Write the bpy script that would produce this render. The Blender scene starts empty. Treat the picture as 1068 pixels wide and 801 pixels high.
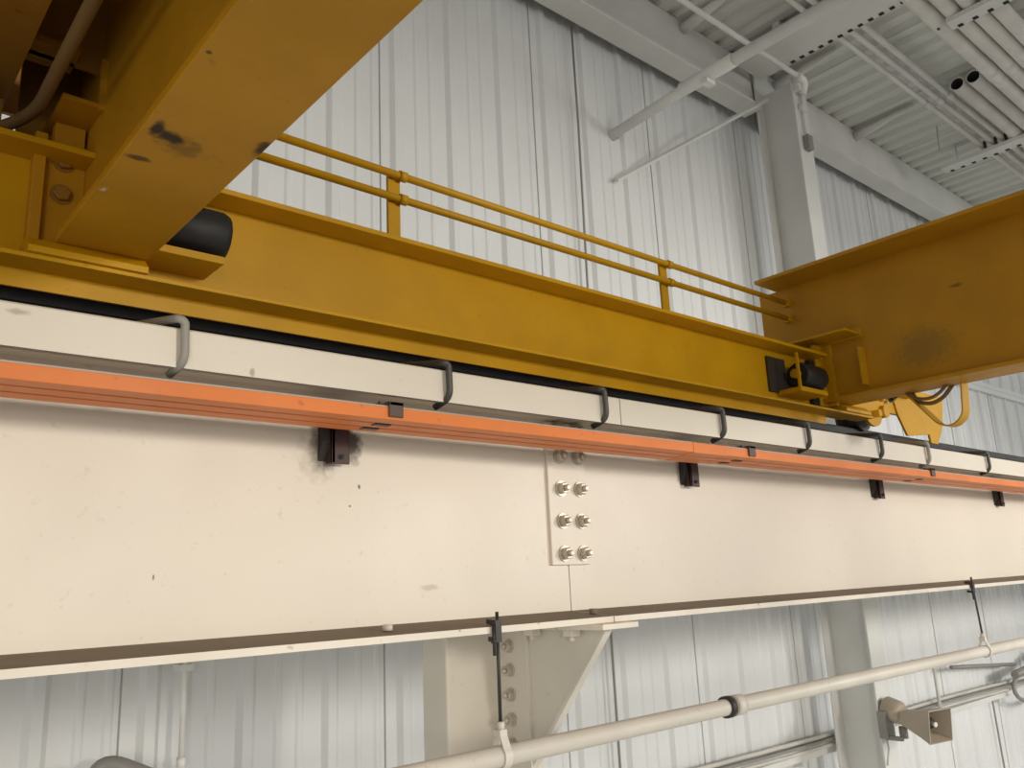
import bpy, bmesh, math, random
from mathutils import Vector, Matrix
random.seed(7)
C = bpy.context.scene.collection
PI = math.pi

# ------------------------------------------------------------------ materials
def new_mat(name):
    m = bpy.data.materials.new(name); m.use_nodes = True
    nt = m.node_tree
    return m, nt, nt.nodes['Principled BSDF']

def paint(name, col, rough=0.5, metal=0.0, dirt=None, dirt_amt=0.35, scale=6.0, fine=60.0, bump=0.02, spec=0.5, scuffs=(), var=0.06, streak=None):
    """Painted / coated surface: slow colour variation, speckled dirt, fine bump and placed scuff marks."""
    m, nt, b = new_mat(name)
    N, Lk = nt.nodes, nt.links
    geo = N.new('ShaderNodeNewGeometry')
    def noise(sc, det=4, vec=None):
        n = N.new('ShaderNodeTexNoise'); n.inputs['Scale'].default_value = sc; n.inputs['Detail'].default_value = det
        Lk.new(vec if vec else geo.outputs['Position'], n.inputs['Vector']); return n
    def ramp(src, a, c):
        r = N.new('ShaderNodeMapRange'); r.inputs['From Min'].default_value = a; r.inputs['From Max'].default_value = c
        r.interpolation_type = 'SMOOTHSTEP'
        Lk.new(src, r.inputs['Value']); return r.outputs['Result']
    def mix(f, A, B):
        x = N.new('ShaderNodeMix'); x.data_type = 'RGBA'
        if isinstance(f, float): x.inputs['Factor'].default_value = f
        else: Lk.new(f, x.inputs['Factor'])
        for s, v in (('A', A), ('B', B)):
            i = [k for k in x.inputs if k.name == s and k.type == 'RGBA'][0]
            if isinstance(v, tuple): i.default_value = (*v, 1)
            else: Lk.new(v, i)
        return [o for o in x.outputs if o.type == 'RGBA'][0]
    def math_(op, a, c):
        x = N.new('ShaderNodeMath'); x.operation = op
        for k, v in enumerate((a, c)):
            if isinstance(v, (int, float)): x.inputs[k].default_value = v
            else: Lk.new(v, x.inputs[k])
        return x.outputs[0]
    lo = tuple(max(0, c*(1-var)) for c in col); hi = tuple(min(1, c*(1+var)) for c in col)
    base = mix(ramp(noise(scale).outputs['Fac'], 0.35, 0.65), lo, hi)
    d = dirt if dirt else tuple(c*0.45 for c in col)
    base = mix(math_('MULTIPLY', ramp(noise(fine, 6).outputs['Fac'], 0.63, 0.78), dirt_amt), base, d)
    for (cx, cy, cz, sx, sy, sz, colr, amt, th) in scuffs:
        v = N.new('ShaderNodeVectorMath'); v.operation = 'SUBTRACT'; v.inputs[1].default_value = (cx, cy, cz)
        Lk.new(geo.outputs['Position'], v.inputs[0])
        v2 = N.new('ShaderNodeVectorMath'); v2.operation = 'DIVIDE'; v2.inputs[1].default_value = (sx, sy, sz)
        Lk.new(v.outputs[0], v2.inputs[0])
        ln = N.new('ShaderNodeVectorMath'); ln.operation = 'LENGTH'; Lk.new(v2.outputs[0], ln.inputs[0])
        wob = math_('ADD', ln.outputs['Value'], math_('MULTIPLY', math_('SUBTRACT', noise(70, 5).outputs['Fac'], 0.5), 2.2*th))
        f = ramp(wob, 1.0, 0.55 - 0.5*th)
        base = mix(math_('MULTIPLY', f, amt), base, colr)
    Lk.new(base, b.inputs['Base Color'])
    b.inputs['Roughness'].default_value = rough; b.inputs['Metallic'].default_value = metal
    b.inputs['Specular IOR Level'].default_value = spec
    Lk.new(math_('ADD', math_('MULTIPLY', math_('SUBTRACT', noise(scale*2.5, 3).outputs['Fac'], 0.5), 0.25), rough), b.inputs['Roughness'])
    if bump > 0:
        bp = N.new('ShaderNodeBump'); bp.inputs['Strength'].default_value = bump; bp.inputs['Distance'].default_value = 0.01
        Lk.new(noise(fine*3, 3).outputs['Fac'], bp.inputs['Height']); Lk.new(bp.outputs[0], b.inputs['Normal'])
    return m

BLK = (0.012, 0.010, 0.010)
YEL = (0.57, 0.305, 0.004)
M = {}
M['yellow'] = paint('yellow_paint', YEL, 0.42, dirt=(0.20, 0.11, 0.012), dirt_amt=0.3, bump=0.03, spec=0.3)
GIR_SHADED = (0.50, 0.245, 0.010)  # truck yellow made browner: the girders' shade is put into the base colour
M['yellow_left_shaded'] = paint('yellow_shaded_scuffed', GIR_SHADED, 0.5, dirt=(0.20, 0.11, 0.012), dirt_amt=0.3, bump=0.03, spec=0.25, scuffs=(
    (0.262, 0.878, 0.51, 0.010, 0.022, 0.02, BLK, 0.95, 0.35), (0.281, 0.888, 0.51, 0.026, 0.016, 0.02, BLK, 0.95, 0.45),
    (0.300, 0.905, 0.51, 0.040, 0.026, 0.02, (0.05, 0.03, 0.01), 0.5, 0.9),
    (0.266, 0.957, 0.51, 0.022, 0.008, 0.02, BLK, 0.8, 0.45), (0.374, 0.852, 0.51, 0.012, 0.026, 0.03, BLK, 0.9, 0.5),
    (0.228, 0.745, 0.55, 0.02, 0.02, 0.05, BLK, 0.6, 0.8), (0.240, 0.716, 0.52, 0.006, 0.010, 0.03, BLK, 0.8, 0.4),
    (0.256, 0.712, 0.51, 0.004, 0.004, 0.01, BLK, 0.8, 0.2),
    (0.257, 1.062, 0.51, 0.006, 0.010, 0.01, (0.7, 0.62, 0.5), 0.9, 0.8)))
M['yellow_right_shaded'] = paint('yellow_shaded_stained', GIR_SHADED, 0.45, dirt=(0.20, 0.11, 0.012), dirt_amt=0.3, bump=0.03, spec=0.3, scuffs=(
    (2.484, 0.985, 0.625, 0.05, 0.12, 0.08, (0.22, 0.135, 0.03), 0.55, 0.5),
    (2.484, 0.87, 0.78, 0.05, 0.03, 0.008, (0.12, 0.06, 0.01), 0.7, 0.6)))
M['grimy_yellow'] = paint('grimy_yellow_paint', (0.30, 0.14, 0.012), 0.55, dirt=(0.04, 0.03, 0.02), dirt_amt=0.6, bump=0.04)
SM = (0.07, 0.06, 0.05)
M['cream'] = paint('cream_paint', (0.80, 0.735, 0.625), 0.42, dirt=(0.45, 0.36, 0.26), dirt_amt=0.25, scale=2.0, bump=0.02, var=0.025, scuffs=(
    (0.742, 1.39, 0.262, 0.034, 0.05, 0.060, SM, 0.97, 0.35), (0.803, 1.39, 0.272, 0.030, 0.05, 0.046, SM, 0.95, 0.4),
    (0.735, 1.39, 0.245, 0.055, 0.05, 0.06, (0.40, 0.35, 0.27), 0.45, 0.5),
    (1.80, 1.39, 0.268, 0.022, 0.05, 0.05, SM, 0.5, 0.5), (2.87, 1.39, 0.268, 0.022, 0.05, 0.05, SM, 0.5, 0.5),
    (0.82, 1.39, 0.192, 0.004, 0.05, 0.006, BLK, 0.8, 0.2), (0.80, 1.39, 0.155, 0.003, 0.05, 0.003, BLK, 0.7, 0.2),
    (0.45, 1.39, 0.035, 0.002, 0.05, 0.006, BLK, 0.8, 0.2), (0.98, 1.39, 0.0, 0.03, 0.05, 0.008, (0.5, 0.43, 0.34), 0.6, 0.5),
    (0.52, 1.20, 0.335, 0.006, 0.05, 0.010, (0.3, 0.27, 0.22), 0.7, 0.4), (0.20, 1.20, 0.375, 0.02, 0.05, 0.006, (0.3, 0.27, 0.22), 0.6, 0.6)))
M['dusty_cream'] = paint('cream_paint_under_brown_dust', (0.22, 0.18, 0.13), 0.9, dirt=(0.10, 0.08, 0.06), dirt_amt=0.5, bump=0.05)
M['cream_edge'] = paint('cream_paint_chipped', (0.80, 0.74, 0.63), 0.5, dirt=(0.12, 0.09, 0.06), dirt_amt=0.8, fine=45, bump=0.03)
M['wall'] = paint('white_wall_panel', (0.74, 0.755, 0.755), 0.38, dirt=(0.5, 0.5, 0.48), dirt_amt=0.15, scale=1.5, bump=0.015, var=0.03)
M['white'] = paint('white_steel_paint', (0.70, 0.70, 0.67), 0.5, dirt=(0.4, 0.38, 0.34), dirt_amt=0.25, scale=3, bump=0.02, var=0.04)
M['deck'] = paint('white_roof_deck', (0.70, 0.715, 0.675), 0.55, dirt=(0.4, 0.4, 0.38), dirt_amt=0.2, scale=2, bump=0.02, var=0.05)
M['pipe'] = paint('cream_pipe_paint', (0.74, 0.70, 0.62), 0.45, dirt=(0.35, 0.30, 0.24), dirt_amt=0.3, scale=5, bump=0.02)
M['roofpipe'] = paint('white_pipe_paint', (0.74, 0.72, 0.68), 0.5, dirt=(0.4, 0.38, 0.34), dirt_amt=0.2, scale=4, bump=0.02)
M['conduit'] = paint('white_conduit', (0.85, 0.84, 0.80), 0.4, dirt=(0.5, 0.48, 0.44), dirt_amt=0.2, bump=0.01)
M['tan'] = paint('tan_column_paint', (0.71, 0.66, 0.57), 0.5, dirt=(0.3, 0.26, 0.2), dirt_amt=0.25, scale=3, bump=0.02)
M['orange'] = paint('orange_bar_cover', (0.80, 0.235, 0.060), 0.45, spec=0.25, dirt=(0.25, 0.07, 0.03), dirt_amt=0.35, scale=4, fine=70, bump=0.02)
M['bar_top'] = paint('grey_bar_edge', (0.45, 0.42, 0.38), 0.5, bump=0.01)
M['rail'] = paint('black_rail_steel', (0.018, 0.018, 0.020), 0.42, metal=0.0, dirt=(0.06, 0.05, 0.05), dirt_amt=0.5, scale=10, bump=0.03)
M['hook'] = paint('dark_hook_steel', (0.085, 0.08, 0.072), 0.45, metal=0.3, dirt=(0.2, 0.19, 0.17), dirt_amt=0.4, bump=0.02)
M['hook_pale'] = paint('pale_grey_hook_paint', (0.36, 0.34, 0.30), 0.5, dirt=(0.15, 0.14, 0.12), dirt_amt=0.4, bump=0.02)
M['brown'] = paint('dark_red_brown_bracket', (0.062, 0.026, 0.022), 0.5, dirt=(0.02, 0.015, 0.015), dirt_amt=0.5, bump=0.02)
M['clamp'] = paint('grey_brown_clamp', (0.10, 0.065, 0.05), 0.5, dirt=(0.03, 0.02, 0.02), dirt_amt=0.5, bump=0.02)
M['bolt'] = paint('painted_bolt', (0.56, 0.51, 0.43), 0.42, metal=0.45, dirt=(0.15, 0.12, 0.1), dirt_amt=0.5, fine=120, bump=0.02)
M['black'] = paint('black_rubber', (0.012, 0.012, 0.013), 0.55, dirt=(0.06, 0.06, 0.06), dirt_amt=0.3, bump=0.03)
M['dark'] = paint('dark_steel', (0.05, 0.045, 0.04), 0.5, metal=0.3, bump=0.02)
M['zinc'] = paint('zinc_steel', (0.62, 0.61, 0.58), 0.28, metal=0.8, bump=0.01)
M['hollow'] = paint('dark_hollow', (0.02, 0.02, 0.02), 0.8, bump=0)
M['gray_tube'] = paint('grey_conduit', (0.27, 0.26, 0.24), 0.45, dirt=(0.15, 0.14, 0.12), bump=0.02)
M['old_cable'] = paint('grimy_brown_conduit', (0.22, 0.135, 0.05), 0.6, dirt=(0.06, 0.04, 0.03), dirt_amt=0.5, bump=0.02)
M['horn'] = paint('horn_beige_plastic', (0.42, 0.355, 0.275), 0.5, dirt=(0.15, 0.12, 0.09), bump=0.01)
M['horn_in'] = paint('horn_brown_inside', (0.20, 0.145, 0.09), 0.55, bump=0.01)
M['floor'] = paint('sealed_concrete', (0.44, 0.43, 0.41), 0.35, dirt=(0.2, 0.2, 0.19), bump=0.02, scale=1.0)
M['cable'] = paint('painted_cable', (0.60, 0.58, 0.53), 0.5, dirt=(0.3, 0.28, 0.24), bump=0.02)

# ------------------------------------------------------------------ mesh helpers
def bx(bm, x0, x1, y0, y1, z0, z1, bev=0.0):
    vs = [bm.verts.new((x, y, z)) for x in (x0, x1) for y in (y0, y1) for z in (z0, z1)]
    q = lambda *i: bm.faces.new([vs[k] for k in i])
    fs = [q(0, 1, 3, 2), q(4, 6, 7, 5), q(0, 4, 5, 1), q(2, 3, 7, 6), q(0, 2, 6, 4), q(1, 5, 7, 3)]
    if bev > 0:
        es = {e for f in fs for e in f.edges}
        bmesh.ops.bevel(bm, geom=list(es), offset=bev, segments=2, affect='EDGES', profile=0.5)
    return bm

def prism(bm, pts, axis, a, b):
    """Extrude polygon pts (2-D) along axis from a to b. axis 'x': pts are (y,z); 'y': (x,z); 'z': (x,y)."""
    def P(p, t):
        return {'x': (t, p[0], p[1]), 'y': (p[0], t, p[1]), 'z': (p[0], p[1], t)}[axis]
    A = [bm.verts.new(P(p, a)) for p in pts]; B = [bm.verts.new(P(p, b)) for p in pts]
    n = len(pts); fs = [bm.faces.new(A), bm.faces.new(B[::-1])]
    for i in range(n):
        fs.append(bm.faces.new((A[i], B[i], B[(i+1) % n], A[(i+1) % n])))
    bmesh.ops.recalc_face_normals(bm, faces=fs)
    return bm

def frame_of(d):
    d = d.normalized(); u = Vector((0, 0, 1)) if abs(d.z) < 0.9 else Vector((1, 0, 0))
    s = d.cross(u).normalized(); return s, d.cross(s).normalized()

def tube(bm, pts, r, n=16, cap=True, smooth=True):
    pts = [Vector(p) for p in pts]; rings = []
    rs = r if isinstance(r, (list, tuple)) else [r]*len(pts)
    s = None
    for i, p in enumerate(pts):
        d = (pts[min(i+1, len(pts)-1)] - pts[max(i-1, 0)]).normalized()
        if s is None: s, t = frame_of(d)
        else:
            s = (s - d*s.dot(d)).normalized(); t = d.cross(s).normalized()
        rings.append([bm.verts.new(p + (s*math.cos(2*PI*k/n) + t*math.sin(2*PI*k/n))*rs[i]) for k in range(n)])
    for a, b in zip(rings, rings[1:]):
        for k in range(n):
            f = bm.faces.new((a[k], a[(k+1) % n], b[(k+1) % n], b[k])); f.smooth = smooth
    if cap:
        bm.faces.new(rings[0][::-1]); bm.faces.new(rings[-1])
    return bm

def pipe_ring(bm, p0, p1, ro, ri, n=24):
    """Open hollow tube with wall thickness."""
    p0, p1 = Vector(p0), Vector(p1); s, t = frame_of(p1-p0)
    R = []
    for p, r in ((p0, ri), (p0, ro), (p1, ro), (p1, ri)):
        R.append([bm.verts.new(p + (s*math.cos(2*PI*k/n) + t*math.sin(2*PI*k/n))*r) for k in range(n)])
    for i in range(4):
        a, b = R[i], R[(i+1) % 4]
        for k in range(n):
            f = bm.faces.new((a[k], a[(k+1) % n], b[(k+1) % n], b[k])); f.smooth = i in (1, 3)
    return bm

def arc(pts, r, n=6):
    """Round the corners of a polyline."""
    pts = [Vector(p) for p in pts]; out = [pts[0]]
    for a, b, c in zip(pts, pts[1:], pts[2:]):
        u = (a-b); v = (c-b); rr = min(r, u.length*0.49, v.length*0.49)
        A = b + u.normalized()*rr; B = b + v.normalized()*rr
        for i in range(n+1):
            t = i/n; out.append(A*(1-t)**2 + b*2*t*(1-t) + B*t*t)
    out.append(pts[-1]); return out

def strap(bm, pts, w, th, axis=Vector((1, 0, 0))):
    """Flat band following pts, width w along axis."""
    pts = [Vector(p) for p in pts]; rings = []
    for i, p in enumerate(pts):
        d = (pts[min(i+1, len(pts)-1)] - pts[max(i-1, 0)]).normalized(); nrm = d.cross(axis).normalized()
        rings.append([bm.verts.new(p + axis*sx*w/2 + nrm*sn*th/2) for sx, sn in ((-1, -1), (1, -1), (1, 1), (-1, 1))])
    for a, b in zip(rings, rings[1:]):
        for k in range(4): bm.faces.new((a[k], a[(k+1) % 4], b[(k+1) % 4], b[k]))
    bm.faces.new(rings[0][::-1]); bm.faces.new(rings[-1])
    bmesh.ops.recalc_face_normals(bm, faces=bm.faces[:])
    return bm

def nb(): return bmesh.new()

# ------------------------------------------------------------------ object helpers
WL = {}   # world location of every object
def part(name, bm, mat, parent=None, label=None, loc=None):
    me = bpy.data.meshes.new(name); bm.normal_update()
    bmesh.ops.recalc_face_normals(bm, faces=bm.faces[:]) if len(bm.faces) else None
    vs = [v.co for v in bm.verts]
    lo = Vector([min(v[i] for v in vs) for i in range(3)]); hi = Vector([max(v[i] for v in vs) for i in range(3)])
    c = Vector(loc) if loc else Vector(((lo.x+hi.x)/2, (lo.y+hi.y)/2, lo.z))
    bm.transform(Matrix.Translation(-c)); bm.to_mesh(me); bm.free()
    for mm in (mat if isinstance(mat, (list, tuple)) else [mat]): me.materials.append(M[mm])
    o = bpy.data.objects.new(name, me); C.objects.link(o)
    WL[o.name] = c
    if parent:
        o.parent = parent; o.location = c - WL[parent.name]
    else: o.location = c
    if label: o['label'] = label
    return o
def tag(o, label, cat, group=None, kind=None):
    o['label'] = label; o['category'] = cat
    if group: o['group'] = group
    if kind: o['kind'] = kind
    return o
def thing(name, label, cat, loc, group=None):
    o = bpy.data.objects.new(name, None); C.objects.link(o); o.location = loc; o.empty_display_size = 0.05
    WL[o.name] = Vector(loc)
    return tag(o, label, cat, group)
def struct(name, bm, mat, label, cat):
    o = part(name, bm, mat); o['kind'] = 'structure'; o['label'] = label; o['category'] = cat
    return o
def dup(root, shift, label):
    r = root.copy(); C.objects.link(r); r.location = root.location + Vector(shift); r['label'] = label
    WL[r.name] = WL[root.name] + Vector(shift)
    for ch in list(root.children):
        c = ch.copy(); C.objects.link(c); c.parent = r
        for g in ch.children:
            d = g.copy(); C.objects.link(d); d.parent = c
    return r
def hexnut(bm, p, axis, r, h, rot=0.3, dome=True):
    """Washer, hex nut and bolt tip standing on point p along axis ('-y' or '-x')."""
    p = Vector(p); d = Vector({'-y': (0, -1, 0), '-x': (-1, 0, 0), '-z': (0, 0, -1)}[axis])
    tube(bm, [p, p + d*h*0.22], r*1.28, 20)
    s, t = frame_of(d); a0 = p + d*h*0.22; a1 = p + d*h
    A = [bm.verts.new(a0 + (s*math.cos(rot+k*PI/3) + t*math.sin(rot+k*PI/3))*r) for k in range(6)]
    A2 = [bm.verts.new(v.co + d*(h*0.68)) for v in A]
    A3 = [bm.verts.new(a1 + (v.co - a0)*0.86) for v in A]
    for P_, Q_ in ((A, A2), (A2, A3)):
        for k in range(6): bm.faces.new((P_[k], P_[(k+1) % 6], Q_[(k+1) % 6], Q_[k]))
    bm.faces.new(A[::-1]); bm.faces.new(A3)
    if dome: tube(bm, [a1, a1 + d*h*0.45, a1 + d*h*0.6], [r*0.5, r*0.5, r*0.32], 14)

# ================================================================== THE SETTING
# corrugated back wall (ribs stand out of the panel towards the room)
WY = 2.84
def wall_profile(x0, x1):
    P = 0.3137; ph = 2.829 - 0.02; pts = []
    i0 = math.floor((x0-ph)/P); i1 = math.ceil((x1-ph)/P)
    for i in range(i0, i1+1):
        x = ph + i*P
        pts += [(x-0.034, WY), (x-0.016, WY-0.020), (x+0.016, WY-0.020), (x+0.034, WY)]
        for q in (0.115, 0.195):                       # two minor ribs in each pan
            pts += [(x+q-0.016, WY), (x+q-0.007, WY-0.006), (x+q+0.007, WY-0.006), (x+q+0.016, WY)]
        if i % 3 == 2:                                 # lap joint beside every third rib
            pts += [(x+0.225, WY), (x+0.2255, WY+0.009), (x+0.2305, WY+0.009), (x+0.231, WY-0.004), (x+0.27, WY)]
    return pts
bm = nb()
pr = wall_profile(-7, 17)
zs = (-4.5, 1.575, 3.46)
rows = [[bm.verts.new((x, y, z)) for x, y in pr] for z in zs]
for a, b in zip(rows, rows[1:]):
    for k in range(len(pr)-1): bm.faces.new((a[k], a[k+1], b[k+1], b[k]))
back = [[bm.verts.new((x, WY+0.06, z)) for x in (pr[0][0], pr[-1][0])] for z in (zs[0], zs[-1])]
bm.faces.new((back[0][0], back[1][0], back[1][1], back[0][1]))
struct('wall_back', bm, 'wall', 'white ribbed metal siding wall behind the crane runway', 'wall')
bm = nb(); bx(bm, 4.85, 17, WY-0.05, WY+0.02, 1.56, 1.605, 0.004)
bx(bm, 4.85, 17, WY-0.042, WY+0.02, 1.515, 1.56)
struct('trim_1', bm, 'wall', 'white flashing ledge across the ribbed wall right of the building column', 'trim')
bm = nb(); bx(bm, -7, 17, -14, WY+0.06, -4.6, -4.5)
struct('floor', bm, 'floor', 'grey concrete floor of the bay', 'floor')
# fluted roof deck, flutes run from the wall into the room
bm = nb(); pts = []; P = 0.162; x = -7.0; i = 0
while x < 17:
    z = 3.395
    pts += [(x, z), (x+0.070, z), (x+0.096, z+0.030), (x+0.136, z+0.030)]
    if i % 5 == 0: pts[-4:-4] = [(x-0.001, z), (x, z-0.010), (x+0.012, z-0.010), (x+0.013, z)]; pts.pop(-4)
    x += P; i += 1
A = [bm.verts.new((x, -14, z)) for x, z in pts]; B = [bm.verts.new((x, WY, z)) for x, z in pts]
for k in range(len(pts)-1): bm.faces.new((A[k], B[k], B[k+1], A[k+1]))
top = [bm.verts.new(p) for p in ((-7, -14, 3.5), (17, -14, 3.5), (17, WY, 3.5), (-7, WY, 3.5))]
bm.faces.new(top)
struct('ceiling', bm, 'deck', 'white fluted steel roof deck', 'ceiling')

# eave beams at the top of the wall, one each side of the building column
def eave(x0, x1, label):
    t = thing('eave_beam', label, 'beam', ((x0+x1)/2, 2.69, 3.02), 'steel beams along the top of the wall')
    bm = nb(); bx(bm, x0, x1, 2.612, 2.765, 3.020, 3.034, 0.003); part('bottom_flange', bm, 'white', t)
    bm = nb(); bx(bm, x0, x1, 2.684, 2.696, 3.034, 3.392); part('web', bm, 'white', t)
    bm = nb(); bx(bm, x0, x1, 2.696, 2.765, 3.376, 3.392, 0.003); part('top_flange', bm, 'white', t)
    return t
eave(-6.5, 4.645, 'long white steel beam under the roof deck, left of the building column')
eave(4.83, 16.5, 'white steel beam under the roof deck, right of the building column')
# short round ended tubes between beam and deck
for k, x in enumerate((2.84, 3.91, 4.96, 6.10)):
    if k == 0: continue
    bm = nb(); tube(bm, [(x, 2.683, 3.340), (x, 2.60, 3.342), (x, 2.22, 3.388)], [0.036, 0.036, 0.012], 20)
    o = part('roof_stub_tube', bm, 'white')
    tag(o, ['', 'white round ended tube on the eave beam left of the long conduit', 'white round ended tube on the eave beam just left of the column top',
            'white round ended tube on the eave beam right of the building column'][k], 'tube', 'round tubes under the deck at the eave')

# building column against the wall
t = thing('building_column', 'tall white steel column standing against the ribbed wall, up to the roof', 'column', (4.735, 2.54, -4.5))
bm = nb(); bx(bm, 4.650, 4.815, 2.400, 2.412, -4.5, 3.16, 0.002); part('front_flange', bm, 'white', t)
bm = nb(); bx(bm, 4.728, 4.740, 2.412, 2.658, -4.5, 3.16); part('web', bm, 'white', t)
bm = nb(); bx(bm, 4.640, 4.825, 2.658, 2.670, -4.5, 3.37, 0.002); part('rear_flange', bm, 'white', t)
bm = nb(); bx(bm, 4.60, 4.86, 2.35, 2.72, -4.5, -4.48); part('base_plate', bm, 'white', t)
# roof rafter with slotted edge over the column
bm = nb()
prism(bm, [(4.36, 3.24), (4.66, 3.24), (4.66, 3.27), (4.645, 3.27), (4.645, 3.252), (4.375, 3.252), (4.375, 3.27), (4.36, 3.27)], 'y', -6, 2.62)
raf = thing('roof_rafter', 'wide white slotted channel running under the deck from the column top', 'rafter', (4.51, 0, 3.24))
part('channel', bm, 'white', raf)
for k in range(26):
    y = 2.37 - k*0.066
    bm = nb(); bx(bm, 4.636, 4.6615, y-0.014, y+0.014, 3.236, 3.248); part('slot', bm, 'hollow', raf, 'dark slot in the channel edge' if k == 0 else None)
for y in (2.3, 1.2, 0.0):
    bm = nb(); bx(bm, 4.40, 4.62, y, y+0.05, 3.252, 3.40); part('deck_cleat', bm, 'white', raf)

# diagonal brace from wall to column top
bm = nb(); a = Vector((3.30, 2.80, 2.165)); b = Vector((4.640, 2.575, 3.062))
tube(bm, [a, b], 0.014, 4, smooth=False)
o = part('brace_rod', bm, 'white'); tag(o, 'thin white diagonal brace rising from the wall to the column top', 'brace')
# thick pipe out of the wall running into the room
t = thing('wall_pipe', 'thick pale pipe coming out of the upper wall and running over the room', 'pipe', (3.30, 2.83, 2.47))
bm = nb(); tube(bm, [(3.33, 2.835, 2.47), (3.29, 2.18, 2.47), (3.29, 2.0, 2.47)], 0.029, 20); part('pipe_end', bm, 'white', t)
bm = nb(); tube(bm, [(3.29, 2.30, 2.47), (3.29, 1.98, 2.47)], 0.036, 20); part('sleeve', bm, 'white', t)
bm = nb(); tube(bm, [(3.29, 2.0, 2.47), (3.29, -4.0, 2.47)], 0.031, 20); part('pipe_run', bm, 'white', t)
bm = nb(); pipe_ring(bm, (3.335, 2.812, 2.47), (3.335, 2.822, 2.47), 0.034, 0.029); part('end_ring', bm, 'zinc', t, 'shiny metal ring at the wall')
bm = nb(); bx(bm, 3.255, 3.325, 2.12, 2.16, 2.415, 2.44); part('clip', bm, 'white', t)
# hangers for it
bm = nb(); tube(bm, [(3.29, 0.9, 2.50), (3.29, 0.9, 3.40)], 0.006, 8); part('hanger_rod', bm, 'white', t)

# conduit with an elbow at the column top, running down the flange to a little box
t = thing('roof_conduit', 'bright white conduit along the wall top with an elbow at the column top', 'conduit', (4.0, 2.345, 3.10))
bm = nb(); tube(bm, [(-2.0, 2.345, 3.09), (4.66, 2.345, 3.115)], 0.0165, 16); part('conduit_run', bm, 'conduit', t)
bm = nb(); tube(bm, arc([(4.63, 2.345, 3.115), (4.725, 2.345, 3.115), (4.725, 2.375, 3.03)], 0.06), 0.024, 16); part('elbow', bm, 'conduit', t)
bm = nb(); tube(bm, [(4.722, 2.385, 3.03), (4.722, 2.385, 2.72)], 0.008, 10); part('drop_rod', bm, 'white', t)
bm = nb(); bx(bm, 4.695, 4.75, 2.372, 2.40, 2.91, 2.955, 0.003); part('coupling', bm, 'white', t)
bm = nb(); bx(bm, 4.695, 4.75, 2.36, 2.40, 2.63, 2.73, 0.003); part('switch_box', bm, 'gray_tube', t, 'small grey box')
bm = nb(); bx(bm, 4.66, 4.70, 2.36, 2.40, 3.04, 3.16, 0.003); part('column_clip', bm, 'white', t)

# triple thin conduits under the deck
names = ('nearest the wall', 'in the middle of the three', 'farthest from the wall')
for k, (y, r) in enumerate(((2.09, 0.019), (2.01, 0.020), (1.935, 0.021))):
    t = thing('ceiling_conduit', 'thin white conduit under the deck, %s' % (names[k] + ' in the trio' if k != 1 else 'middle one of the trio'), 'conduit', (6, y, 3.30), 'three thin conduits under the deck')
    bm = nb(); tube(bm, [(1.0, y, 3.30), (6.02, y, 3.30)], r, 14); tube(bm, [(6.05, y, 3.30), (14, y, 3.30)], r*1.02, 14); part('conduit_run', bm, 'roofpipe', t)
    bm = nb(); tube(bm, [(5.99, y, 3.30), (6.08, y, 3.30)], r*1.18, 14); part('coupling', bm, 'white', t)
    for xx in (4.66, 7.03):
        bm = nb(); bx(bm, xx-0.02, xx+0.02, y-0.032, y-0.020, 3.25, 3.32); part('clamp', bm, 'dark', t)
# thick pipes under the deck
for k, (y, r, lab) in enumerate(((1.612, 0.047, 'thick white pipe under the deck, next to the open ended pipes'), (1.508, 0.043, 'thick white pipe under the deck, second beyond the open ended pipes'),
                                 (1.412, 0.043, 'thick white pipe under the deck, third beyond the open ended pipes'), (1.315, 0.046, 'thick white pipe under the deck at the top right corner'))):
    t = thing('ceiling_pipe', lab, 'pipe', (6, y, 3.26), 'thick pipes under the deck')
    bm = nb(); tube(bm, [(1.0, y, 3.265), (14, y, 3.265)], r, 24); part('pipe_run', bm, 'roofpipe', t)
    bm = nb(); tube(bm, [(5.885, y, 3.265), (5.995, y, 3.265)], r*1.05, 24); part('coupling', bm, 'roofpipe', t)
    bm = nb(); bx(bm, 5.04, 5.06, y-0.006, y+0.006, 3.212, 3.24); part('clip', bm, 'dark', t)
for k, (y, lab) in enumerate(((1.83, 'open ended white pipe under the deck showing its black mouth, left one'), (1.722, 'open ended white pipe under the deck showing its black mouth, right one'))):
    t = thing('open_pipe', lab, 'pipe', (6.5, y, 3.28), 'open ended pipes under the deck')
    bm = nb(); pipe_ring(bm, (5.89, y, 3.28), (14, y, 3.28), 0.047, 0.042); part('pipe_run', bm, 'roofpipe', t)
    bm = nb(); pipe_ring(bm, (5.895, y, 3.28), (7.5, y, 3.28), 0.0418, 0.038); part('inner_lining', bm, 'hollow', t, 'black inside of the pipe')
# cross struts carrying them
def strut(x0, x1, y0, y1, z, lab):
    t = thing('pipe_strut', lab, 'strut', ((x0+x1)/2, (y0+y1)/2, z), 'struts across the pipes')
    bm = nb(); prism(bm, [(x0, z), (x1, z), (x1, z+0.03), (x1-0.01, z+0.03), (x1-0.01, z+0.008), (x0+0.01, z+0.008), (x0+0.01, z+0.03), (x0, z+0.03)], 'y', y0, y1); part('channel', bm, 'white', t)
    n = int((y1-y0)/0.085)
    for k in range(min(n, 24)):
        yy = y1 - 0.05 - k*0.085
        bm = nb(); bx(bm, x1-0.03, x1+0.002, yy-0.015, yy+0.015, z-0.002, z+0.006); part('slot', bm, 'hollow', t)
    for yy in (y0+0.1, y1-0.12):
        bm = nb(); tube(bm, [((x0+x1)/2, yy, z+0.006), ((x0+x1)/2, yy, 3.42)], 0.006, 8); part('hanger_rod', bm, 'white', t)
strut(4.985, 5.09, 0.2, 1.545, 3.187, 'pale strut under the thick pipes at the top right of the photo')
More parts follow.
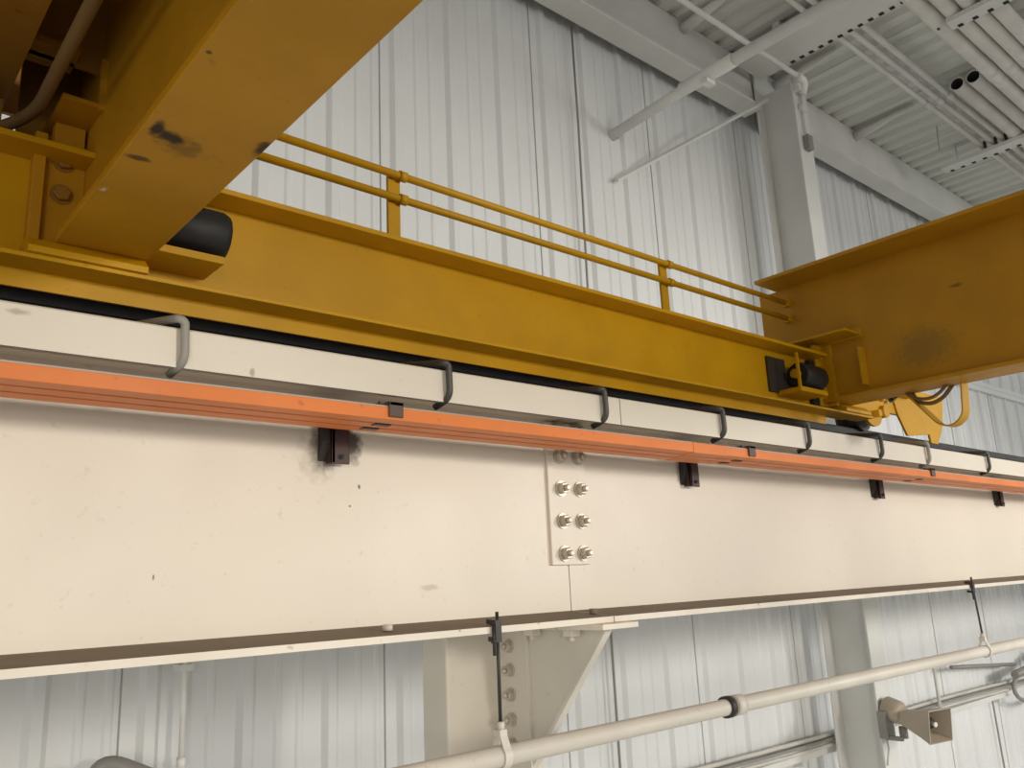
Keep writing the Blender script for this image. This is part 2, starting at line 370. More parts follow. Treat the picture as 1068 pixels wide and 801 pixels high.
strut(6.96, 7.085, 0.4, 2.40, 3.20, 'pale strut under the thin conduits, just above the right crane girder')
bm = nb(); tube(bm, [(6.60, 2.25, 3.40), (6.63, 2.27, 3.27), (6.66, 2.28, 3.22)], 0.003, 6)
o = part('loose_wire', bm, 'gray_tube'); tag(o, 'thin loose wire hanging from the deck by the strut', 'wire')

# thin vertical cable down the wall
bm = nb(); tube(bm, [(3.012, 2.795, 3.02), (3.008, 2.79, 2.4), (2.99, 2.792, 1.2), (2.99, 2.795, -4.4)], 0.006, 8)
o = part('wall_cable', bm, 'gray_tube'); tag(o, 'thin grey cable hanging straight down the upper wall', 'cable')
# white rod and pipe elbow low on the left
bm = nb(); tube(bm, [(1.004, 2.76, -0.05), (1.004, 2.76, -0.47)], 0.009, 8); tube(bm, [(1.004, 2.76, -0.47), (1.004, 2.76, -0.50)], 0.014, 8)
bx(bm, 0.985, 1.03, 2.75, 2.815, -0.22, -0.20)
o = part('drop_rod', bm, 'conduit'); tag(o, 'bright white rod hanging against the wall below the runway beam', 'rod')
bm = nb(); tube(bm, arc([(0.735, 2.72, -0.9), (0.745, 2.72, -0.42), (1.00, 2.60, -0.55), (1.6, 2.5, -0.86)], 0.09, 8), 0.022, 14)
o = part('bent_pipe', bm, 'gray_tube'); tag(o, 'bent grey pipe at the bottom left edge against the wall', 'pipe')

# strut with cables along the wall, low right
t = thing('cable_strut', 'white strut channel along the lower wall carrying cables behind the column', 'strut', (5.5, 2.74, -1.0))
bm = nb(); bx(bm, 2.2, 10, 2.735, 2.775, -1.02, -0.985, 0.003); part('rail', bm, 'white', t)
for x in (3.0, 4.45, 5.9, 7.3):
    bm = nb(); bx(bm, x, x+0.04, 2.776, 2.842, -1.06, -0.985); part('wall_bracket', bm, 'white', t)
labs = ('white cable in the wall bundle, lowest on the strut', 'white cable in the wall bundle, second from the bottom', 'greyish cable in the wall bundle, sagging outermost', 'white cable along the top of the wall bundle', 'dark grey cable in the wall bundle behind the others')
for k in range(5):
    r = (0.010, 0.010, 0.009, 0.011, 0.010)[k]; z0 = (-0.968, -0.966, -0.938, -0.920, -0.945)[k]; y0 = (2.712, 2.742, 2.700, 2.733, 2.760)[k]
    pts = [(2.3+0.12*i, y0 + random.uniform(-0.001, 0.001), z0 + 0.008*(1+math.sin(0.24*i)) + random.uniform(-0.0015, 0.0015)) for i in range(60)]
    bm = nb(); tube(bm, pts, r, 8)
    o = part('bundle_cable', bm, ('cable', 'white', 'gray_tube', 'cable', 'gray_tube')[k]); tag(o, labs[k], 'cable', 'cables along the wall strut')
bm = nb(); tube(bm, [(4.9, 2.62, -0.93), (4.97, 2.60, -0.985), (5.0, 2.62, -1.05), (5.06, 2.66, -1.16), (5.1, 2.68, -1.35)], 0.007, 8)
tube(bm, [(4.9, 2.62, -0.93), (4.88, 2.65, -0.92), (4.9, 2.675, -0.93)], 0.007, 8)
o = part('cable_tail', bm, 'cable'); tag(o, 'loose white cable end hanging from the bundle left of the column', 'cable')
bm = nb(); pts = [(6.9, 2.62, -0.84)]
for i in range(15):
    a = PI*0.5 + i*PI*1.15/14; pts.append((7.75+0.42*math.cos(a), 2.67, -0.96+0.13*math.sin(a)))
pts += [(8.3, 2.67, -1.06), (9, 2.67, -1.03)]
tube(bm, pts[1:], 0.016, 10); o = part('cable_loop', bm, 'gray_tube'); tag(o, 'thick grey cable loop hanging at the right edge above the strut', 'cable')
bm = nb(); tube(bm, [(8.05, 2.6, -0.70), (7.98, 2.6, -0.80), (8.05, 2.6, -0.9), (8.4, 2.6, -0.95)], 0.018, 10)
tube(bm, [(7.2, 2.60, -0.84), (7.7, 2.60, -0.81), (8.05, 2.6, -0.74), (8.6, 2.6, -0.72)], 0.03, 10)
o = part('cable_cluster', bm, 'gray_tube'); tag(o, 'grey tangle of cables entering at the right edge', 'cable')
bm = nb(); tube(bm, [(7.2, 2.79, -1.0), (7.2, 2.79, -1.1), (7.25, 2.795, -2.6)], 0.007, 8)
o = part('wire_drop', bm, 'gray_tube'); tag(o, 'thin grey wire dropping down the wall under the cable loop', 'wire')
bm = nb(); tube(bm, [(6.35, 2.70, -0.71), (7.55, 2.72, -0.80)], 0.014, 8); o = part('slanting_tube', bm, 'gray_tube'); tag(o, 'grey tube slanting along the wall above the horn speaker', 'tube')
bm = nb(); tube(bm, [(6.02, 2.672, -0.64), (6.02, 2.672, -0.98)], 0.012, 8); tube(bm, [(6.02, 2.66, -0.66), (6.02, 2.815, -0.66)], 0.028, 12)
o = part('pipe_drop', bm, 'cable'); tag(o, 'short white vertical tube on the wall behind the horn speaker', 'tube')

# horn loudspeaker on the column
t = thing('horn_speaker', 'beige rectangular horn loudspeaker bolted to the building column', 'speaker', (4.66, 2.2, -0.92))
def ringq(c, d, w, h, up=Vector((0, 0, 1))):
    s = d.cross(up).normalized(); u = s.cross(d).normalized()
    return [c + s*a*w/2 + u*b*h/2 for a, b in ((-1, -1), (1, -1), (1, 1), (-1, 1))]
d = Vector((-0.20, -0.96, -0.10)).normalized(); c0 = Vector((4.690, 2.31, -0.785))
bm = nb(); prev = None; secs = [(0.0, .065, .065), (0.04, .072, .07), (0.10, .10, .095), (0.18, .145, .13), (0.245, .185, .165)]
rings = []
for q, w, h in secs: rings.append([bm.verts.new(p) for p in ringq(c0 + d*q, d, w, h)])
for q, w, h in secs[::-1]: rings.append([bm.verts.new(p) for p in ringq(c0 + d*(q+0.001), d, w-0.010, h-0.010)])
for a, b in zip(rings, rings[1:]):
    for k in range(4): bm.faces.new((a[k], a[(k+1) % 4], b[(k+1) % 4], b[k]))
bm.faces.new(rings[0]); bm.faces.new(rings[-1])
part('horn', bm, 'horn', t)
bm = nb(); tube(bm, [c0 + d*0.08, c0 + d*0.17, c0 + d*0.195, c0 + d*0.21], [0.028, 0.034, 0.026, 0.006], 16); part('centre_plug', bm, 'dark', t, 'dark round plug in the horn mouth')
bm = nb(); tube(bm, [c0 + d*0.205, c0 + d*0.22], 0.012, 12); part('plug_tip', bm, 'conduit', t, 'small white tip of the plug')
bm = nb(); e = Vector((0, 0, 1)); tube(bm, [c0 - d*0.09 + e*0.03, c0 - d*0.07 + e*0.03, c0 + d*0.0 + e*0.015, c0 + d*0.03 + e*0.01], [0.03, 0.058, 0.062, 0.045], 20); part('driver', bm, 'horn', t)
bm = nb(); bx(bm, 4.62, 4.71, 2.35, 2.398, -0.90, -0.76, 0.004); bx(bm, 4.63, 4.655, 2.28, 2.37, -0.905, -0.885); tube(bm, [(4.70, 2.30, -0.9), (4.70, 2.30, -0.84)], 0.022, 10); part('mounting_bracket', bm, 'gray_tube', t, 'grey mounting bracket')
bm = nb(); tube(bm, [(4.64, 2.37, -0.88), (4.63, 2.36, -0.95), (4.61, 2.37, -1.03)], 0.006, 6); part('lead', bm, 'cable', t)

# ================================================================== RUNWAY
SX = 1.364
def runway(x0, x1, lab):
    t = thing('runway_beam', lab, 'beam', ((x0+x1)/2, 1.396, -0.088), 'runway beams')
    bm = nb(); bx(bm, x0, x1, 1.390, 1.402, -0.068, 0.368); part('web', bm, 'cream', t)
    bm = nb()   # sloped flange: tip thinner than root
    prism(bm, [(1.262, -0.0885), (1.53, -0.0885), (1.53, -0.0765), (1.402, -0.0645), (1.390, -0.0645), (1.262, -0.0765)], 'x', x0, x1)
    o = part('bottom_flange', bm, ['cream_edge', 'dusty_cream'], t)
    for f in o.data.polygons:
        if f.normal.z > 0.5: f.material_index = 1
    bm = nb(); bx(bm, x0, x1, 1.27, 1.53, 0.366, 0.382); part('top_flange', bm, 'cream', t)
    bm = nb()
    prism(bm, [(1.200, 0.3275), (1.2125, 0.3275), (1.2155, 0.376), (1.584, 0.376), (1.587, 0.3275), (1.600, 0.3275), (1.600, 0.385), (1.597, 0.388), (1.203, 0.388), (1.200, 0.385)], 'x', x0, x1)
    part('cap_channel', bm, 'cream', t)
    return t
runway(-3.0, SX-0.0016, 'cream steel runway beam left of the bolted splice')
runway(SX+0.0016, 9.0, 'cream steel runway beam right of the bolted splice')
# splice plate with bolts
t = thing('splice_plate', 'cream splice plate with two columns of bolts over the beam joint', 'plate', (SX, 1.386, 0.035))
bm = nb(); bx(bm, 1.307, 1.428, 1.382, 1.390, 0.036, 0.362, 0.0012); part('plate', bm, 'cream', t)
for x in (1.3445, 1.4045):
    for k, z in enumerate((0.061, 0.134, 0.208, 0.283, 0.349)):
        bm = nb(); hexnut(bm, (x, 1.382, z), '-y', 0.0140, 0.017, rot=random.uniform(0, 1)); part('bolt', bm, 'bolt', t)
# crane rail
bm = nb()
prism(bm, [(1.325, 0.388), (1.455, 0.388), (1.455, 0.398), (1.402, 0.412), (1.398, 0.440), (1.408, 0.446), (1.412, 0.466), (1.404, 0.471), (1.376, 0.471), (1.368, 0.466), (1.372, 0.446), (1.382, 0.440), (1.378, 0.412), (1.325, 0.398)], 'x', -3.0, 9.0)
o = part('crane_rail', bm, 'rail'); tag(o, 'black steel crane rail running along the top of the runway beam', 'rail')
# hook bolts clamping the rail
hx = (0.410, 0.889, 1.305, 1.731, 2.129, 2.555, 2.889, 3.404)
hl = ('pale grey painted hook bolt over the channel edge, leftmost on the runway', 'dark hook bolt over the channel edge, second from the left on the runway',
      'dark hook bolt over the channel edge directly above the bolted splice', 'dark hook bolt over the channel edge, first to the right of the splice',
      'dark hook bolt over the channel edge beneath the right bumper', 'dark hook bolt over the channel edge beneath the crane wheel',
      'pale grey hook bolt over the channel edge beneath the rail sweep plate', 'dark hook bolt over the channel edge, rightmost by the photo edge')
def hook(x):
    bm = nb()
    pts = arc([(x-0.050, 1.372, 0.424), (x-0.008, 1.190, 0.399), (x+0.001, 1.190, 0.395), (x+0.003, 1.190, 0.334), (x-0.006, 1.226, 0.3220)], 0.024, 8)
    tube(bm, pts, 0.0062, 12); return bm
for k, x in enumerate(hx):
    o = part('hook_bolt', hook(x), 'hook_pale' if k in (0, 6) else 'hook'); tag(o, hl[k], 'hook bolt', 'hook bolts along the crane rail')
# conductor bars
bl = ('orange conductor bar nearest the camera, with the bright front face', 'orange conductor bar in the middle of the three', 'orange conductor bar closest to the beam web')
for k, (y0, y1) in enumerate(((1.190, 1.224), (1.230, 1.264), (1.270, 1.306))):
    t = thing('conductor_bar', bl[k], 'conductor bar', (3.0, (y0+y1)/2, 0.281), 'orange conductor bars')
    bm = nb(); bx(bm, -3.0, 9.0, y0, y1, 0.2815, 0.3035, 0.0012); part('cover', bm, 'orange', t)
    bm = nb(); bx(bm, -3.0, 9.0, y0+0.0015, y1-0.002, 0.3035, 0.3060); part('top_edge', bm, 'bar_top', t, 'grey top edge')
    for x in (1.60+0.02*k, 3.9):
        bm = nb(); bx(bm, x, x+0.13, y0-0.0016, y1+0.001, 0.2800, 0.3050, 0.001); part('joint_sleeve', bm, 'orange', t)
# brackets holding the bars
bk = ((0.767, 'dark red brown bracket under the orange bars left of the splice, ringed by black grime'), (1.831, 'dark bracket under the orange bars, first to the right of the splice'),
      (2.885, 'dark bracket under the orange bars, second to the right of the splice'), (3.985, 'dark bracket under the orange bars at the right edge'))
for k, (x, lab) in enumerate(bk):
    t = thing('bar_bracket', lab, 'bracket', (x, 1.38, 0.23), 'brackets of the conductor bars')
    bm = nb(); bx(bm, x-0.018, x+0.019, 1.366, 1.372, 0.230, 0.330, 0.001); bx(bm, x-0.018, x-0.012, 1.366, 1.39, 0.232, 0.330)
    part('upright', bm, 'brown', t)
    bm = nb(); prism(bm, [(1.39, 0.236), (1.39, 0.33), (1.372, 0.33), (1.372, 0.27)], 'x', x-0.034, x-0.018); part('side_gusset', bm, 'dark', t)
    bm = nb(); prism(bm, [(x-0.026, 1.372), (x+0.022, 1.372), (x+0.020, 1.20), (x-0.014, 1.20)], 'z', 0.3122, 0.3142); bx(bm, x-0.020, x+0.024, 1.197, 1.202, 0.309, 0.3142); part('arm', bm, 'clamp', t)
    bm = nb(); hexnut(bm, (x+0.002, 1.366, 0.243), '-y', 0.005, 0.005); part('bolt', bm, 'dark', t)
    for q, (y0, y1) in enumerate(((1.190, 1.224), (1.230, 1.264), (1.270, 1.306))):
        bm = nb()
        bx(bm, x-0.008, x+0.020, y0-0.0055, y0-0.001, 0.286, 0.3125, 0.001); bx(bm, x-0.008, x+0.020, y1+0.001, y1+0.004, 0.286, 0.3125)
        bx(bm, x-0.008, x+0.020, y0-0.0055, y1+0.004, 0.3065, 0.3125)
        if q: bx(bm, x-0.010, x+0.022, y0-0.0015, y0+0.012, 0.2795, 0.2825)
        part('bar_clamp', bm, 'clamp', t)

# support column of the runway with its haunch bracket
t = thing('support_column', 'tan steel support column with a bolted triangular haunch under the runway beam', 'column', (1.35, 1.8, -4.5))
bm = nb(); bx(bm, 1.200, 1.490, 1.645, 1.745, -4.5, 0.28, 0.006); part('shaft', bm, 'tan', t)
bm = nb(); prism(bm, [(1.645, -0.1005), (1.282, -0.1005), (1.288, -0.106), (1.645, -0.522)], 'x', 1.358, 1.370); part('haunch_plate', bm, 'tan', t)
bm = nb(); prism(bm, [(1.282, -0.1006), (1.274, -0.1006), (1.638, -0.530), (1.6455, -0.522)], 'x', 1.354, 1.374); part('sloping_flange', bm, 'pipe', t)
bm = nb(); bx(bm, 1.288, 1.398, 1.224, 1.645, -0.1005, -0.0890, 0.0015); part('seat_plate', bm, 'cream_edge', t)
bm = nb(); bx(bm, 1.348, 1.358, 1.532, 1.645, -0.50, -0.108, 0.001); part('clip_angle', bm, 'tan', t)
for z in (-0.144, -0.199, -0.254, -0.309, -0.364):
    bm = nb(); hexnut(bm, (1.348, 1.592, z), '-x', 0.0125, 0.015, rot=random.uniform(0, 1)); part('bolt', bm, 'bolt', t)
for y in (1.495, 1.365):
    bm = nb(); bx(bm, 1.322, 1.350, y-0.014, y+0.014, -0.118, -0.1005, 0.002); tube(bm, [(1.336, y, -0.118), (1.336, y, -0.128)], 0.006, 10); part('seat_bolt', bm, 'cream_edge', t)
bm = nb(); bx(bm, 1.15, 1.55, 1.6, 1.98, -4.5, -4.475); part('base_plate', bm, 'tan', t)
# small nuts / rivets along the bottom flange
for x, lab in ((0.83, 'small round stud on the dusty bottom flange, left of the beam clamp'), (1.352, 'small stud on the bottom flange above the haunch bracket')):
    bm = nb(); tube(bm, [(x, 1.31, -0.0705), (x, 1.31, -0.060)], 0.009, 10); o = part('flange_stud', bm, 'tan' if x < 1 else 'dusty_cream'); tag(o, lab, 'stud')

# pipe hung below the runway
t = thing('hanging_pipe', 'long cream pipe hung from rods under the runway beam', 'pipe', (2.5, 1.26, -0.304))
bm = nb(); tube(bm, [(-2.0, 1.26, -0.3035), (9, 1.26, -0.3035)], 0.0185, 24); part('pipe_run', bm, 'pipe', t)
bm = nb(); tube(bm, [(1.748, 1.26, -0.3035), (1.782, 1.26, -0.3035)], 0.0235, 24); part('coupling', bm, 'pipe', t)
bm = nb(); tube(bm, [(1.720, 1.26, -0.3035), (1.738, 1.26, -0.3035)], 0.0245, 24); part('rubber_ring', bm, 'dark', t, 'dark ring beside the coupling')
def hanger(x, lab, dx=0.0):
    t = thing('pipe_hanger', lab, 'hanger', (x, 1.262, -0.33), 'hangers of the pipe under the runway')
    bm = nb()   # C clamp gripping the flange tip
    prism(bm, [(1.252, -0.105), (1.252, -0.065), (1.280, -0.063), (1.280, -0.0715), (1.261, -0.075), (1.2605, -0.096), (1.276, -0.095), (1.276, -0.103)], 'x', x-0.007, x+0.007)
    part('beam_clamp', bm, 'dark', t)
    bm = nb(); tube(bm, [(x-0.009, 1.256, -0.128), (x-0.009, 1.256, -0.075)], 0.0032, 10); tube(bm, [(x-0.009, 1.256, -0.098), (x-0.009, 1.256, -0.106)], 0.006, 6); part('set_screw', bm, 'dark', t)
    bm = nb(); tube(bm, [(x+0.002, 1.258, -0.050), (x+0.002+dx, 1.260, -0.262)], 0.0034, 10); part('rod', bm, 'dark', t)
    xx = x+0.002+dx
    bm = nb(); pts = [(xx, 1.26+0.0215*math.sin(a), -0.3035-0.0215*math.cos(a)) for a in [(-0.72+1.44*k/24)*PI for k in range(25)]]
    pts = [(xx, 1.256, -0.262)] + pts + [(xx, 1.264, -0.262)]
    strap(bm, pts, 0.017, 0.003); part('clevis', bm, 'pipe', t)
    bm = nb(); bx(bm, xx-0.010, xx+0.008, 1.250, 1.272, -0.270, -0.257, 0.002); tube(bm, [(xx, 1.26, -0.258), (xx, 1.26, -0.244)], 0.008, 6); part('rod_nut', bm, 'pipe', t)
hanger(1.036, 'dark beam clamp and rod holding the pipe beside the haunch bracket')
hanger(3.236, 'dark beam clamp and rod holding the pipe at the right edge', 0.022)

# ================================================================== BRIDGE CRANE
cr = thing('bridge_crane', 'yellow overhead travelling crane riding on the runway rail', 'crane', (1.4, 1.39, 0.47))
def girder(xl, mat, inner):
    """I-shaped bridge girder; xl = left edge of its bottom flange."""
    bm = nb(); bx(bm, xl, xl+0.130, -6, 1.46, 0.510, 0.522, 0.0015)
    g = part('bridge_girder', bm, mat, cr)
    bm = nb(); bx(bm, xl+0.042, xl+0.052, -6, 1.505, 0.522, 0.930); bx(bm, xl+0.10, xl+0.11, -6, 1.505, 0.522, 0.930); part('web', bm, mat, g)
    bm = nb(); bx(bm, xl-0.088, xl+0.235, -6, 1.44, 0.930, 0.942, 0.0015); part('top_flange', bm, mat, g)
    bm = nb(); bx(bm, xl+0.0525, xl+0.0995, 1.490, 1.503, 0.523, 0.9295); part('end_plate', bm, mat, g)
    return g
gl = girder(0.248, 'yellow_left_shaded', 1)
gr = girder(2.440, 'yellow_right_shaded', -1)
# truck: two channels back to back
bm = nb(); bx(bm, -0.6, 2.60, 1.320, 1.330, 0.4755, 0.661); tr = part('end_truck', bm, 'yellow', cr)
bm = nb(); bx(bm, -0.6, 2.43, 1.260, 1.320, 0.6515, 0.6610, 0.0012); part('top_flange', bm, 'yellow', tr)
bm = nb(); bx(bm, -0.6, 2.68, 1.260, 1.320, 0.4755, 0.4825, 0.0012); part('bottom_flange', bm, 'yellow', tr)
bm = nb(); bx(bm, -0.6, 2.47, 1.3145, 1.3195, 0.4475, 0.4755); part('skirt', bm, 'yellow', tr)
bm = nb(); bx(bm, -0.6, 2.60, 1.445, 1.455, 0.484, 0.652); bx(bm, -0.6, 2.60, 1.455, 1.51, 0.6515, 0.661); bx(bm, -0.6, 2.60, 1.455, 1.51, 0.481, 0.4895); part('rear_channel', bm, 'yellow', tr)
for x in (-0.3, 1.2, 2.2):
    bm = nb(); bx(bm, x, x+0.01, 1.33, 1.445, 0.50, 0.645); part('spacer', bm, 'yellow', tr)
# seat plates between truck and girders
for x0, x1 in ((0.212, 0.374), (2.492, 2.652)):
    bm = nb(); prism(bm, [(1.252, 0.4825), (1.319, 0.4825), (1.319, 0.5095), (1.272, 0.5095), (1.252, 0.492)], 'x', x0, x1); part('seat_plate', bm, 'yellow', cr)
# left girder connection: clip angle with bolts, horizontal gusset, stiffener
bm = nb(); bx(bm, 0.222, 0.290, 1.312, 1.320, 0.500, 0.690, 0.001); bx(bm, 0.216, 0.232, 1.296, 1.320, 0.497, 0.690, 0.001); part('clip_angle', bm, 'yellow_left_shaded', cr)
for z in (0.657, 0.604):
    bm = nb(); hexnut(bm, (0.259, 1.312, z), '-y', 0.0125, 0.010, rot=0.2, dome=False); part('bolt', bm, 'grimy_yellow', cr)
bm = nb(); bx(bm, 0.234, 0.291, 1.232, 1.358, 0.720, 0.727); part('gusset', bm, 'yellow_left_shaded', cr)
bm = nb(); bx(bm, 0.282, 0.291, 1.226, 1.236, 0.715, 0.80); part('stiffener', bm, 'yellow_left_shaded', cr)
bm = nb(); bx(bm, 0.243, 0.285, 1.31, 1.33, 0.66, 0.73); part('filler_block', bm, 'yellow_left_shaded', cr)
# right girder connection
bm = nb(); bx(bm, 2.425, 2.484, 1.300, 1.312, 0.500, 0.700, 0.001); bx(bm, 2.470, 2.484, 1.270, 1.312, 0.500, 0.700, 0.001); part('clip_angle', bm, 'yellow', cr)
for z in (0.66, 0.61, 0.555):
    bm = nb(); hexnut(bm, (2.448, 1.300, z), '-y', 0.010, 0.009, rot=0.2, dome=False); part('bolt', bm, 'yellow', cr)
bm = nb(); bx(bm, 2.385, 2.484, 1.17, 1.36, 0.708, 0.716, 0.001); bx(bm, 2.476, 2.484, 1.165, 1.40, 0.7, 0.732); part('gusset', bm, 'yellow', cr)
bm = nb(); prism(bm, [(1.165, 0.545), (1.172, 0.545), (1.172, 0.665), (1.165, 0.665)], 'x', 2.45, 2.484); part('stiffener', bm, 'yellow', cr)
# walkway beam left of the left girder, end diaphragm and cable
bm = nb(); prism(bm, [(-1.4, 0.76), (0.182, 0.76), (0.182, 0.95), (0.172, 0.95), (0.172, 0.77), (-1.4, 0.77)], 'y', -6, 2.1); part('walkway_beam', bm, 'grimy_yellow', cr)  # bottom plate widened out of view to keep light off the girder web
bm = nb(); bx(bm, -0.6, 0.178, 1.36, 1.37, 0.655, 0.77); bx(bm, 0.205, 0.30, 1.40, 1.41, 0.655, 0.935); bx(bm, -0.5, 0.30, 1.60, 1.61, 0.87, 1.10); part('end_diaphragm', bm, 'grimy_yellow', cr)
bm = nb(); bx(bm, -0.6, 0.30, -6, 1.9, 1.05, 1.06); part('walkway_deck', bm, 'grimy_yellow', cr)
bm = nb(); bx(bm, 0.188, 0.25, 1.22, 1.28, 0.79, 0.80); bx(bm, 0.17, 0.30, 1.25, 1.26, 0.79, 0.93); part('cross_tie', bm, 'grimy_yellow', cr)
bm = nb(); tube(bm, arc([(0.213, -2.0, 0.735), (0.215, 1.10, 0.73), (0.215, 1.32, 0.725), (0.155, 1.41, 0.715), (0.0, 1.43, 0.70)], 0.12, 8), 0.0095, 12); part('conduit', bm, 'old_cable', cr, 'brown conduit along the left girder')
# bumpers on both girders
bm = nb(); tube(bm, [(0.352, 1.276, 0.578), (0.488, 1.276, 0.578), (0.497, 1.276, 0.578)], [0.0415, 0.0415, 0.0375], 32); b1 = part('bumper', bm, 'black', cr, 'black rubber bumper on the left girder')
bm = nb(); bx(bm, 0.372, 0.484, 1.236, 1.32, 0.5165, 0.529, 0.001); part('bracket', bm, 'yellow', b1)
bm = nb(); bx(bm, 0.3785, 0.392, 1.244, 1.3195, 0.5295, 0.61); part('dark_plate', bm, 'dark', b1)
bm = nb(); tube(bm, [(2.262, 1.276, 0.573), (2.268, 1.276, 0.573), (2.372, 1.276, 0.573), (2.388, 1.276, 0.573)], [0.034, 0.0395, 0.0395, 0.032], 32); b2 = part('bumper', bm, 'black', cr, 'black rubber bumper on the right girder')
bm = nb(); tube(bm, [(2.245, 1.276, 0.576), (2.264, 1.276, 0.576)], 0.014, 14); part('bolt_head', bm, 'yellow', b2)
bm = nb(); bx(bm, 2.212, 2.36, 1.238, 1.32, 0.512, 0.526, 0.001); bx(bm, 2.207, 2.213, 1.238, 1.246, 0.512, 0.628); part('bracket', bm, 'yellow', b2)
bm = nb(); bx(bm, 2.165, 2.26, 1.312, 1.3195, 0.52, 0.628); part('dark_plate', bm, 'dark', b2)  # flat dark square lying on the truck web beside the bumper
bm = nb(); bx(bm, 2.392, 2.43, 1.305, 1.3195, 0.50, 0.645); part('rubber_pad', bm, 'black', b2)
# handrail
for k, z in enumerate((0.8775, 0.8225)):
    bm = nb(); tube(bm, [(0.346, 1.402, z), (2.484, 1.402, z)], 0.0085, 14); hp = part('handrail_pipe', bm, 'yellow', cr)
    bm = nb(); bx(bm, 2.462, 2.4835, 1.390, 1.414, z-0.013, z+0.013, 0.003); part('end_lug', bm, 'yellow', hp)
for x in (0.922, 1.838):
    bm = nb(); bx(bm, x-0.0155, x+0.0155, 1.4125, 1.4205, 0.5, 0.884, 0.001); ps = part('handrail_post', bm, 'yellow', cr)
    bm = nb(); bx(bm, x-0.0155, x+0.0155, 1.4205, 1.446, 0.56, 0.64); part('post_foot', bm, 'yellow', ps)
    for z in (0.8775, 0.8225):
        bm = nb(); tube(bm, [(x+0.006, 1.402, z), (x+0.024, 1.402, z)], 0.0118, 14); bx(bm, x-0.006, x+0.018, 1.402, 1.4125, z-0.007, z+0.007); part('pipe_clamp', bm, 'yellow', ps)
# wheel and housing right of the girder
bm = nb(); tube(bm, [(2.80, 1.352, 0.512), (2.80, 1.366, 0.512), (2.80, 1.3675, 0.512), (2.80, 1.4125, 0.512), (2.80, 1.415, 0.512), (2.80, 1.43, 0.512)], [0.052, 0.052, 0.041, 0.041, 0.052, 0.052], 36); w = part('wheel', bm, 'dark', cr)
bm = nb(); tube(bm, [(2.80, 1.29, 0.512), (2.80, 1.45, 0.512)], 0.013, 16); part('axle', bm, 'yellow', w)
bm = nb()
pl = [(2.64, 0.50), (2.72, 0.492)] + [(2.80+0.06*math.cos(a), 0.515+0.045*math.sin(a)) for a in [PI*(1.12+0.76*k/10) for k in range(11)]] + [(2.88, 0.54), (2.90, 0.595), (2.64, 0.60)]
prism(bm, pl, 'y', 1.315, 1.325); part('housing_plate', bm, 'yellow', cr)
bm = nb(); tube(bm, [(2.87, 1.325, 0.527), (2.87, 1.300, 0.527)], 0.022, 20); tube(bm, [(2.87, 1.302, 0.575), (2.87, 1.33, 0.575)], 0.012, 12); part('axle_cap', bm, 'yellow', cr)
bm = nb(); hexnut(bm, (2.935, 1.312, 0.585), '-y', 0.015, 0.018); part('bolt', bm, 'dark', cr, 'dark bolt on the wheel housing')
bm = nb(); bx(bm, 2.58, 3.10, 1.328, 1.342, 0.533, 0.607, 0.002); bx(bm, 2.58, 3.10, 1.28, 1.328, 0.600, 0.607, 0.001); part('end_box', bm, 'yellow', cr)
bm = nb(); prism(bm, [(2.98, 0.60), (3.005, 0.532), (3.06, 0.459), (3.245, 0.478), (3.25, 0.446), (3.31, 0.446), (3.375, 0.52), (3.42, 0.64), (3.10, 0.64)], 'y', 1.322, 1.330); part('rail_sweep', bm, 'yellow', cr)
bm = nb(); prism(bm, [(2.62, 0.609), (2.96, 0.609), (3.20, 0.66), (2.66, 0.64)], 'y', 1.20, 1.31); part('tie_plate', bm, 'yellow', cr)
bm = nb(); bx(bm, 2.572, 2.64, 1.15, 1.326, 0.525, 0.598); part('box_joint', bm, 'yellow', cr)
# looped flat band and conduits below the right girder
def yz(x, L_): return [(x, a, b) for a, b in L_]
bm = nb(); strap(bm, arc(yz(2.565, [(0.925, 0.515), (0.935, 0.415), (0.968, 0.390), (1.005, 0.398), (1.09, 0.512)]), 0.03, 6), 0.048, 0.004); part('band_loop', bm, 'yellow', cr)
bm = nb(); tube(bm, arc(yz(2.56, [(0.955, 0.512), (0.985, 0.480), (1.02, 0.466), (1.06, 0.478), (1.075, 0.512)]), 0.03, 6), 0.006, 10)
tube(bm, arc(yz(2.535, [(0.96, 0.512), (0.99, 0.487), (1.02, 0.478), (1.06, 0.488), (1.08, 0.512)]), 0.03, 6), 0.005, 10); part('cable_loop', bm, 'old_cable', cr, 'grimy brown cable loops')

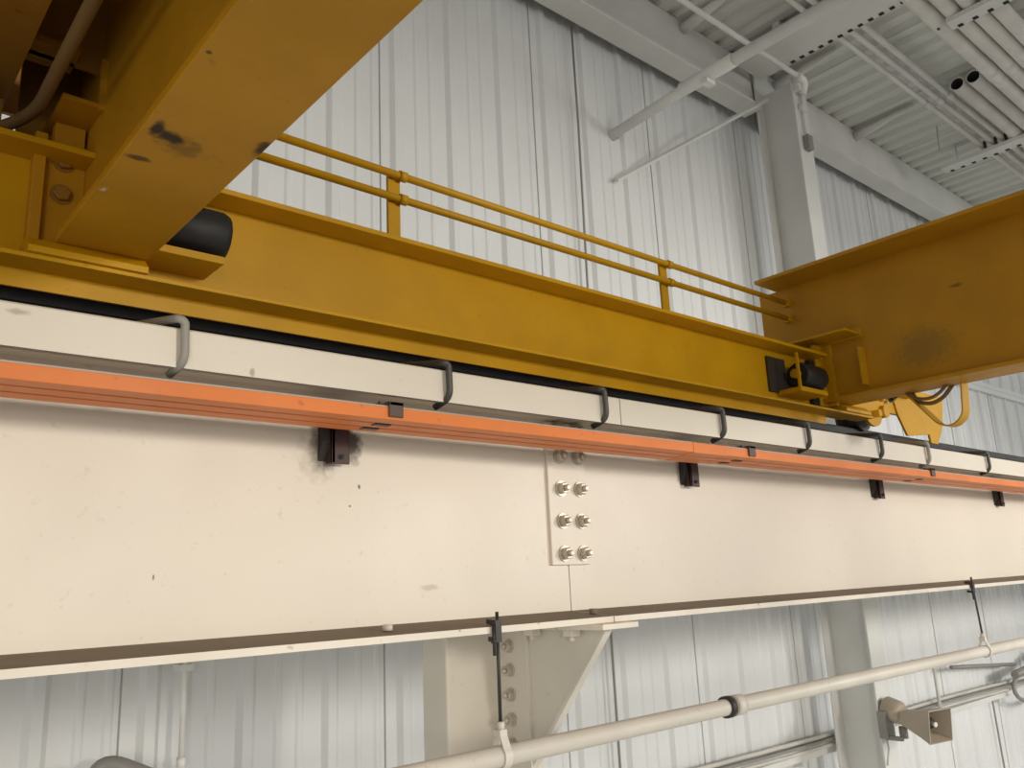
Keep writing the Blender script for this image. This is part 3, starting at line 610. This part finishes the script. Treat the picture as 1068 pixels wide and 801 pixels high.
# ================================================================== CAMERA, LIGHT
f_px = 870.7713
R3 = ((0.7583733, -0.65029164, -0.04461748), (0.11855649, 0.20492213, -0.97157155), (0.64094797, 0.73152423, 0.23250377))
cam = bpy.data.cameras.new('camera'); co = bpy.data.objects.new('camera', cam); C.objects.link(co)
m = Matrix(((R3[0][0], -R3[1][0], -R3[2][0], 0), (R3[0][1], -R3[1][1], -R3[2][1], 0), (R3[0][2], -R3[1][2], -R3[2][2], 0), (0, 0, 0, 1)))
co.matrix_world = m
cam.sensor_width = 36; cam.lens = 36*f_px/1068; cam.clip_start = 0.02; cam.clip_end = 100
bpy.context.scene.camera = co

def area(name, loc, tgt, size, energy, col):
    l = bpy.data.lights.new(name, 'AREA'); l.shape = 'DISK'; l.size = size; l.energy = energy; l.color = col
    o = bpy.data.objects.new(name, l); C.objects.link(o); o.location = loc
    o.rotation_euler = (Vector(tgt) - Vector(loc)).to_track_quat('-Z', 'Y').to_euler()
    return o
def spot(name, loc, tgt, ang, blend, size, energy, col):
    l = bpy.data.lights.new(name, 'SPOT'); l.spot_size = math.radians(ang); l.spot_blend = blend; l.shadow_soft_size = size; l.energy = energy; l.color = col
    o = bpy.data.objects.new(name, l); C.objects.link(o); o.location = loc
    o.rotation_euler = (Vector(tgt) - Vector(loc)).to_track_quat('-Z', 'Y').to_euler()
    return o
spot('unseen_lamp', (7.0, -5.5, 1.2), (4.6, 1.4, -3.6), 92, 0.5, 0.5, 620, (1.0, 0.97, 0.93))  # added cooler lamp, brightens the right end of the beam web
spot('unseen_lamp', (2.6, -7.0, 1.15), (2.2, 1.4, -4.2), 92, 0.45, 0.5, 800, (1.0, 0.92, 0.80))
spot('unseen_lamp', (-3.0, -4.5, 0.5), (1.0, 1.6, -5.0), 90, 0.5, 0.7, 330, (1.0, 0.93, 0.82))  # added left lamp without a known source, brightens the left-facing haunch
spot('added_wall_lamp', (9.0, -5.0, 2.2), (7.5, 2.8, -2.0), 90, 0.6, 0.6, 220, (1.0, 0.97, 0.92))  # added unseen lamp that brightens the wall at the right
w = bpy.data.worlds.new('world'); bpy.context.scene.world = w; w.use_nodes = True
w.node_tree.nodes['Background'].inputs[0].default_value = (1.0, 0.995, 0.97, 1); w.node_tree.nodes['Background'].inputs[1].default_value = 0.47
vs = bpy.context.scene.view_settings
vs.view_transform = 'Standard'; vs.look = 'None'; vs.gamma = 1; vs.use_curve_mapping = False; vs.exposure = 0.46
